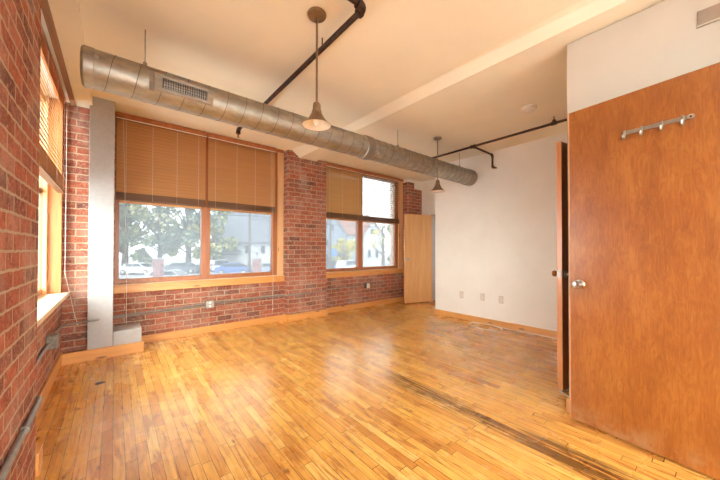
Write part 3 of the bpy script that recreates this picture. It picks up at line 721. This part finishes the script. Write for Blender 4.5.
# ------------------------------------------------------------------ cables on the floor
def smooth_path(P, n=6):
    P = [Vector(p) for p in P]; out = []
    for i in range(len(P) - 1):
        p0 = P[max(i - 1, 0)]; p1 = P[i]; p2 = P[i + 1]; p3 = P[min(i + 2, len(P) - 1)]
        for k in range(n):
            t = k / n
            out.append(.5 * ((2 * p1) + (p2 - p0) * t + (2 * p0 - 5 * p1 + 4 * p2 - p3) * t * t + (3 * p1 - p0 - 3 * p2 + p3) * t ** 3))
    out.append(P[-1]); return out
z = .006
pts = [(3.880, 2.485, z), (4.020, 2.455, z), (4.200, 2.455, z), (4.380, 2.535, z), (4.520, 2.595, z), (4.570, 2.455, z), (4.570, 2.255, z), (4.500, 2.085, z), (4.360, 2.075, z), (4.270, 2.255, z), (4.330, 2.475, z), (4.470, 2.555, z + .006), (4.555, 2.375, z + .006), (4.540, 2.135, z + .006), (4.555, 1.905, z), (4.570, 1.555, z), (4.575, 1.155, z), (4.570, 0.905, z)]
tag(MB().tube(smooth_path(pts), .0065, 8).build('cable', M['cord'], smooth=True), 'pale cable loosely coiled on the floor by the white wall', 'cable')
pts = [(3.430, 0.755, z), (3.180, 0.755, z), (3.040, 0.817, z), (2.910, 0.848, z), (2.875, 0.840, z), (2.840, 0.815, z), (2.810, 0.785, z), (2.780, 0.755, z), (2.750, 0.745, z)]
tag(MB().tube([(3.05, .815, z), (2.96, .84, z), (2.897, .856, z), (2.885, .84, z), (2.855, .79, z), (2.82, .765, z), (2.76, .745, z)], .006, 8).build('cable', M['cord'], smooth=True), 'short bent white cable on the floor under the edge-on door', 'cable')
b = MB(); n = 18; b.bm.faces.new([b.bm.verts.new((-.093 + .034 * math.cos(2 * PI * k / n) * (1 + .2 * math.sin(3 * k)), 3.543 + .03 * math.sin(2 * PI * k / n), .0015)) for k in range(n)])
ext = bmesh.ops.extrude_face_region(b.bm, geom=b.bm.faces[:]); bmesh.ops.translate(b.bm, verts=[v for v in ext['geom'] if isinstance(v, bmesh.types.BMVert)], vec=(0, 0, -.0012))
tag(b.build('floor_patch', M['hole_dark']), 'small hole in the boards painted as a dark patch near the brick corner', 'floor patch')

# ------------------------------------------------------------------ outside
M['asphalt'] = simple('pale_asphalt', srgb(168, 168, 172), .9, noise=.15, nscale=2)
M['siding'] = NT('white_siding'); t = M['siding']
wv = t.n('ShaderNodeTexWave', i_Scale=4.); wv.bands_direction = 'Z'; t.l(t.objco(), wv.inputs['Vector'])
t.l(t.ramp(wv.outputs['Fac'], [(.05, srgb(190, 192, 196)), (.3, srgb(224, 226, 228))]), t.b.inputs['Base Color']); M['siding'] = t.m
M['greysiding'] = simple('grey_siding', srgb(160, 168, 182), .8)
M['shingle'] = simple('grey_shingles', srgb(128, 130, 140), .9, noise=.15, nscale=3)
M['redroof'] = simple('brown_shingles', srgb(160, 112, 96), .9, noise=.15, nscale=3)
M['winglass'] = simple('dark_house_window', srgb(80, 88, 100), .2)
M['extbrick'] = simple('dull_brick', srgb(160, 120, 118), .9, noise=.2, nscale=6)
M['bark'] = simple('tree_bark', srgb(104, 94, 84), .9, noise=.3, nscale=8)
M['tyre'] = simple('tyre_rubber', srgb(40, 40, 44), .8)
M['autoglass'] = simple('car_glass', srgb(60, 68, 78), .1)
M['lamp'] = simple('car_lamp', srgb(220, 216, 210), .2)
def leaves(name, a, b_, c):
    t = NT(name); oi = t.noise(t.objco(), 1.1, 3)
    t.l(t.ramp(oi, [(.35, a), (.5, b_), (.66, c)]), t.b.inputs['Base Color']); t.b.inputs['Roughness'].default_value = .7
    return t.m
M['leafA'] = leaves('autumn_green_leaves', srgb(112, 128, 92), srgb(158, 160, 106), srgb(198, 184, 120))
M['leafB'] = leaves('blue_green_leaves', srgb(96, 114, 104), srgb(130, 144, 122), srgb(176, 172, 118))
M['leafC'] = leaves('yellow_leaves', srgb(176, 168, 60), srgb(206, 192, 70), srgb(226, 210, 100))
GZ = -2.0
tag(MB().box(-60, 120, 5.3, 140, GZ - .2, GZ).build('ground', M['asphalt']), 'pale grey asphalt of the parking lot and street outside', 'ground', kind='structure')
tag(MB().box(-90, -1.0, -80, 5.3, GZ - .2, GZ).box(-1.0, 120, -80, -4.0, GZ - .2, GZ).build('street', M['asphalt']), 'street surface behind and beside the building', 'ground', kind='structure')

def paint(name, c): return simple(name, c, .25, .2, coat=.6)
def car(x, y, rz, mat, label, suv=False, g='parked cars outside'):
    o = root('car', (x, y, GZ), label, 'car', g, rz=rz)
    H = 1.68 if suv else 1.43; L = 2.25; w = .88
    prof = [(-L, .42), (-L, .72), (-L + .12, .86), (-L + .55, .95), (-1.25, H - .06), (-.95, H), (.35, H), (.62, H - .07), (1.22, .96), (L - .25, .86), (L, .70), (L, .40), (L - .1, .26), (-L + .1, .26)]
    if suv: prof[3] = (-L + .1, 1.0); prof[4] = (-L + .35, H - .08); prof[5] = (-L + .7, H)
    b = MB(); a = []
    secs = [(-w, .0), (-w * .985, 1), (w * .985, 1), (w, .0)]
    rings = []
    for yy, k in ((-w * .96, .0), (-w, .5), (w, .5), (w * .96, .0)):
        rings.append([b.bm.verts.new((px, (yy if pz < .98 else yy * .80), pz)) for px, pz in prof])
    n = len(prof)
    for i in range(3):
        for k in range(n): b.bm.faces.new([rings[i][k], rings[i][(k + 1) % n], rings[i + 1][(k + 1) % n], rings[i + 1][k]])
    b.bm.faces.new(rings[0]); b.bm.faces.new(rings[-1][::-1])
    b.build('body', mat, o, world=False, bevel=.03, smooth=True)
    g_ = MB(); xr0 = (-L + .45) if suv else -1.18
    for s in (-1, 1):
        yb, yt = s * w * .93, s * w * .825
        for xa, xb, xc, xd in ((xr0 - .05 if suv else -1.32, -.32, -.32, -.92 if not suv else xr0 + .12), (-.25, 1.02, .52, -.25)):
            pts = [(xa, yb, .985), (xb, yb, .985), (xc, yt, H - .09), (xd, yt, H - .09)]
            g_.prism(pts, (0, s * .015, 0))
    g_.prism([(1.20, -w * .74, .99), (1.20, w * .74, .99), (.66, w * .70, H - .08), (.66, -w * .70, H - .08)], (.02, 0, .015))
    g_.build('windows', M['autoglass'], o, world=False)
    for s in (-1, 1):
        for wx in (-1.38, 1.38):
            wh = MB().lathe([(.0005, -.1), (.2, -.1), (.31, -.1), (.33, -.06), (.33, .06), (.31, .1), (.2, .1), (.0005, .1)], (wx, s * (w - .1), .33), 'y', 24).build('wheel', M['tyre'], o, world=False, smooth=True)
            MB().lathe([(.0005, s * .11), (.19, s * .105), (.2, s * .09)], (wx, s * (w - .1), .33), 'y', 20).build('hubcap', M['lamp'], wh, world=False)
    for s in (-1, 1):
        MB().box(L - .03, L + .012, s * .72 - .13, s * .72 + .13, .62, .74).build('headlight', M['lamp'], o, world=False)
    return o
aw = R(-40)
car(2.4, 47.2, aw + .03, paint('white_car_paint', srgb(226, 228, 232)), 'white sedan parked outside, seen at the lower left of the left window')
car(7.2, 45.8, aw, paint('dark_grey_car_paint', srgb(96, 102, 116)), 'dark grey car parked outside under the trees')
car(3.7, 30.4, aw + .1, paint('silver_car_paint', srgb(206, 206, 212)), 'nearest pale car, only its roof showing above the window sill', g=None)
car(12.0, 46.6, aw + 1.2, paint('pearl_car_paint', srgb(218, 220, 226)), 'white hatchback parked left of the blue car', True)
car(11.9, 39.5, aw + .05, paint('blue_car_paint', srgb(78, 112, 176)), 'blue car parked outside in the left double window')
car(15.8, 37.0, aw, paint('grey_blue_car_paint', srgb(150, 160, 178)), 'silver blue car right of the brick gate post')
car(25.8, 33.6, aw + 1.0, paint('lilac_van_paint', srgb(196, 200, 220)), 'pale lilac van parked outside the right double window', True)
car(26.4, 38.6, aw, paint('black_car_paint', srgb(70, 76, 92)), 'dark car parked behind the pale van')

def post(x, y, label):
    o = root('brick_post', (x, y, GZ), label, 'gate post', 'brick posts of the parking lot fence', rz=R(-40))
    MB().box(-.26, .26, -.26, .26, 0, 2.42).build('post_shaft', M['extbrick'], o, world=False)
    MB().box(-.31, .31, -.31, .31, 2.42, 2.52).build('capstone', M['asphalt'], o, world=False, bevel=.02)
    MB().lathe([(.03, 2.52), (.03, 2.8), (.07, 2.85), (.07, 2.95), (.0005, 3.0)], n=12).build('finial', M['tyre'], o, world=False)
post(2.6, 27.6, 'brick fence post between white sedan and dark grey car')
post(8.5, 22.8, 'brick fence post between blue car and silver blue car')
fn = root('iron_fence', (5.5, 25.2, GZ), 'thin black iron railing between the two brick posts', 'fence', rz=math.atan2(22.8 - 27.6, 8.5 - 2.6))
Lf = math.hypot(5.9, 4.8) / 2 - .3
b = MB(); b.box(-Lf, Lf, -.015, .015, 1.95, 1.99); b.box(-Lf, Lf, -.015, .015, .2, .24)
b.build('rails', M['tyre'], fn, world=False)
b = MB(); k = -Lf
while k < Lf: b.tube([(k, 0, 0), (k, 0, 2.15)], .009, 4); k += .35
b.build('pickets', M['tyre'], fn, world=False)

def pole(x, y, h, label, rz=R(-40)):
    o = root('utility_pole', (x, y, GZ), label, 'utility pole', rz=rz)
    MB().tube([(0, 0, 0), (0, 0, h)], [.14, .1], 12).build('pole_shaft', M['bark'], o, world=False)
    MB().box(-1.1, 1.1, -.05, .05, h - .9, h - .78).build('crossarm', M['bark'], o, world=False)
    return o
pole(10.5, 30.2, 9.5, 'utility pole in front of the white house with grey roof')
pole(21.3, 31.7, 8.6, 'utility pole near the grey gabled house')
def sag(a, c, s, n=14):
    a = Vector(a); c = Vector(c); return [a.lerp(c, i / n) + Vector((0, 0, -4 * s * (i / n) * (1 - i / n))) for i in range(n + 1)]
tag(MB().tube(sag((-14, 50, 7.4), (10.5, 30.2, 4.6), .6), .03, 4).tube(sag((10.5, 30.2, 4.6), (30, 14, 3.2), .5), .03, 4).tube(sag((10.5, 30.2, 4.3), (36, 20, 4.6), .6), .03, 4).build('overhead_wire', M['tyre']), 'overhead wires crossing in front of the grey roof', 'wire')

def house(loc, rz, W, D, hw, hr, wall, roof, label, wins, gable_front=False, chimney=None, dorm=False):
    """local x along the front, front at y=0, body to +y"""
    o = root('house', loc, label, 'house', rz=rz)
    MB().box(-W / 2, W / 2, 0, D, 0, hw).build('walls', wall, o, world=False)
    b = MB()
    if gable_front:
        MB().prism([(-W / 2, .02, hw), (W / 2, .02, hw), (0, .02, hw + hr - .15)], (0, D - .04, 0)).build('gable', wall, o, world=False)
        for s in (-1, 1):
            b.prism([(s * (W / 2 + .5), -.5, hw - .5 * hr / (W / 2)), (0, -.5, hw + hr), (0, -.5, hw + hr + .25), (s * (W / 2 + .5), -.5, hw - .3)], (0, D + 1, 0))
    else:
        MB().prism([(-W / 2 + .02, 0, hw), (-W / 2 + .02, D, hw), (-W / 2 + .02, D / 2, hw + hr - .15)], (W - .04, 0, 0)).build('gable', wall, o, world=False)
        b.prism([(-W / 2 - .4, -.5, hw - .5 * hr / (D / 2)), (-W / 2 - .4, D / 2, hw + hr), (-W / 2 - .4, D / 2, hw + hr + .25), (-W / 2 - .4, -.5, hw - .1)], (W + .8, 0, 0))
        b.prism([(-W / 2 - .4, D + .5, hw - .5 * hr / (D / 2)), (-W / 2 - .4, D / 2, hw + hr), (-W / 2 - .4, D / 2, hw + hr + .25), (-W / 2 - .4, D + .5, hw - .1)], (W + .8, 0, 0))
    b.build('roof', roof, o, world=False)
    for wx, wz, ww, wh in wins:
        fr_ = MB().box(wx - ww / 2 - .1, wx + ww / 2 + .1, -.06, -.0, wz - .1, wz + wh + .1).build('window_frame', M['siding'], o, world=False)
        MB().box(wx - ww / 2, wx + ww / 2, -.09, -.065, wz, wz + wh).build('pane', M['winglass'], fr_, world=False)
    if chimney: 
        MB().box(chimney - .5, chimney + .5, D / 2 - .4, D / 2 + .4, hw + hr - 1, hw + hr + 1.5).build('chimney', M['extbrick'], o, world=False)
    return o
hz = R(-39)
h = house((18.7, 50.0, GZ), hz, 15.0, 12, 4.6, 6.2, M['siding'], M['shingle'], 'long white house under a big grey roof behind the blue car', [(-1.7, 2.5, .7, 1.3), (1.0, 2.5, .7, 1.3), (4.5, 2.5, .7, 1.3)])
MB().prism([(-7, -1.6, 2.3), (-2.6, -1.6, 2.3), (-2.6, 0, 2.9), (-7, 0, 2.9)], (0, 0, .16)).build('porch_roof', M['shingle'], h, world=False)
house((34.0, 49.8, GZ), hz, 5.6, 5, 6.2, 4.4, M['greysiding'], M['shingle'], 'grey gabled house at the left of the right window', [(-1.2, 3.8, .9, 1.4), (1.2, 3.8, .9, 1.4), (0, 7.0, .8, 1.2), (-1.3, .9, 1, 1.4), (1.4, .9, 1, 1.6)], True)
house((42.5, 55.6, GZ), hz, 9.5, 9, 7.0, 4.6, M['siding'], M['redroof'], 'white house with brown roof and chimney in the right window', [(-2.9, 3.8, .7, 1.6), (-1.6, 3.8, .7, 1.6), (1.4, 3.6, .8, 1.4)], False, 1.6)
house((38.9, 43.0, GZ), hz, 3.7, 6, 6.0, 2.9, M['siding'], M['redroof'], 'narrow white gabled house in the right half of the right window', [(-.75, 1.6, .55, 1.5), (.75, 1.6, .55, 1.5), (0, 6.2, .9, 1.0)], True)

sg = root('street_sign', (22.7, 33.1, GZ), 'small blue street sign on a pole outside', 'sign', rz=R(-40))
MB().tube([(0, 0, 0), (0, 0, 3.4)], .05, 8).build('sign_post', M['tyre'], sg, world=False)
MB().box(-.5, .5, -.06, -.03, 2.3, 3.3).build('sign_panel', simple('blue_sign', srgb(90, 140, 210), .5), sg, world=False)

def tree(x, y, h, cr, nblob, nleaf, mat, label, size=.34, crown0=.25, group=None, flat=1., open_=False):
    o = root('tree', (x, y, GZ), label, 'tree', group)
    rnd = random.Random(int(x * 10) + int(y))
    b = MB(); b.tube([(0, 0, 0), (.1, .05, h * .3), (-.05, .1, h * .6), (0, 0, h * .9)], [h * .03, h * .024, h * .015, h * .004], 8)
    blobs = []
    for i in range(nblob):
        a = rnd.uniform(0, 2 * PI); u = rnd.random(); rr = cr * math.sqrt(rnd.random()) * (1 - .55 * abs(u - .4)); z = h * (crown0 + (1 - crown0) * u)
        c = Vector((rr * math.cos(a), rr * math.sin(a), z)); blobs.append((c, cr * rnd.uniform(.22, .42)))
        z0 = z * .55; b.tube([(0, 0, z0), (c.x * .5, c.y * .5, (z + z0) / 2 - .1), c], [h * .01, h * .006, h * .002], 5)
    b.build('trunk', M['bark'], o, world=False)
    lb = MB()
    for i in range(nleaf):
        c, r_ = blobs[rnd.randrange(len(blobs))]
        d = Vector((rnd.gauss(0, 1), rnd.gauss(0, 1), rnd.gauss(0, .8))); d.normalize(); p = c + d * r_ * rnd.random() ** .4
        s = size * rnd.uniform(.6, 1.3); n = Vector((rnd.gauss(0, 1), rnd.gauss(0, 1), rnd.gauss(0, 1))).normalized()
        u = n.orthogonal().normalized() * s; v = n.cross(u).normalized() * s * .7
        lb.quad(p - u, p - v, p + u, p + v)
    lb.build('foliage', mat, o, world=False)
    return o
tree(1.2, 57.5, 15, 5.5, 20, 2600, M['leafB'], 'leafy tree at the far left of the left window', group=None)
tree(5.4, 56.0, 13, 4.8, 20, 2600, M['leafA'], 'yellow green tree behind the white sedan and the brick post')
tree(8.8, 52.5, 15, 4.6, 20, 2600, M['leafB'], 'tall greyish green tree behind the dark grey car')
tree(12.0, 50.2, 10.5, 3.6, 18, 2300, M['leafA'], 'yellowing tree overlapping the left end of the white house', crown0=.12)
tree(3.4, 52.5, 5.2, 2.2, 10, 900, M['leafB'], 'low bush between the sedan and the trees', crown0=.1, size=.25)
tree(30.2, 41.0, 4.9, 2.6, 14, 1500, M['leafC'], 'bright yellow bush behind the pale van', crown0=.15, size=.2)
tree(36.8, 38.0, 10, 2.6, 12, 220, M['leafC'], 'nearly bare tree right of the narrow gabled house', crown0=.3, size=.2)
tree(45.5, 42.0, 8.5, 3.0, 16, 1500, M['leafA'], 'pale green tree at the right end of the right window', crown0=.1)

# ------------------------------------------------------------------ light and camera
sc = bpy.context.scene
w = bpy.data.worlds.new('overcast_sky'); sc.world = w; w.use_nodes = True
nt = w.node_tree; bg = nt.nodes['Background']
tc = nt.nodes.new('ShaderNodeTexCoord'); sx = nt.nodes.new('ShaderNodeSeparateXYZ'); rp = nt.nodes.new('ShaderNodeValToRGB')
nt.links.new(tc.outputs['Generated'], sx.inputs[0]); nt.links.new(sx.outputs[2], rp.inputs[0]); nt.links.new(rp.outputs[0], bg.inputs[0])
rp.color_ramp.elements[0].color = (.93, 1, .96, 1); rp.color_ramp.elements[1].color = (.92, 1, .95, 1)
bg.inputs[1].default_value = 1.0

cam = bpy.data.cameras.new('camera'); co = bpy.data.objects.new('camera', cam); col.objects.link(co); sc.camera = co
cam.sensor_width = 36; cam.lens = 296.35 / 720 * 36; cam.shift_y = 6.195 / 720; cam.clip_start = .02; cam.clip_end = 400
yaw, pit, rol = R(39.61), R(.616), R(.046)
fw = Vector((math.sin(yaw) * math.cos(pit), math.cos(yaw) * math.cos(pit), math.sin(pit)))
r0 = fw.cross(Vector((0, 0, 1))).normalized(); u0 = r0.cross(fw)
r1 = r0 * math.cos(rol) + u0 * math.sin(rol); u1 = -r0 * math.sin(rol) + u0 * math.cos(rol)
mt = Matrix((r1, u1, -fw)).transposed().to_4x4(); mt.translation = (0, 0, 1.2); co.matrix_world = mt

sc.view_settings.view_transform = 'Standard'; sc.view_settings.look = 'None'; sc.view_settings.gamma = 1
sc.view_settings.use_curve_mapping = False
sc.view_settings.exposure = 4.58
sc.cycles.max_bounces = 14; sc.cycles.diffuse_bounces = 8; sc.cycles.transparent_max_bounces = 24
sc.cycles.sample_clamp_indirect = 8
sc.cycles.caustics_reflective = False
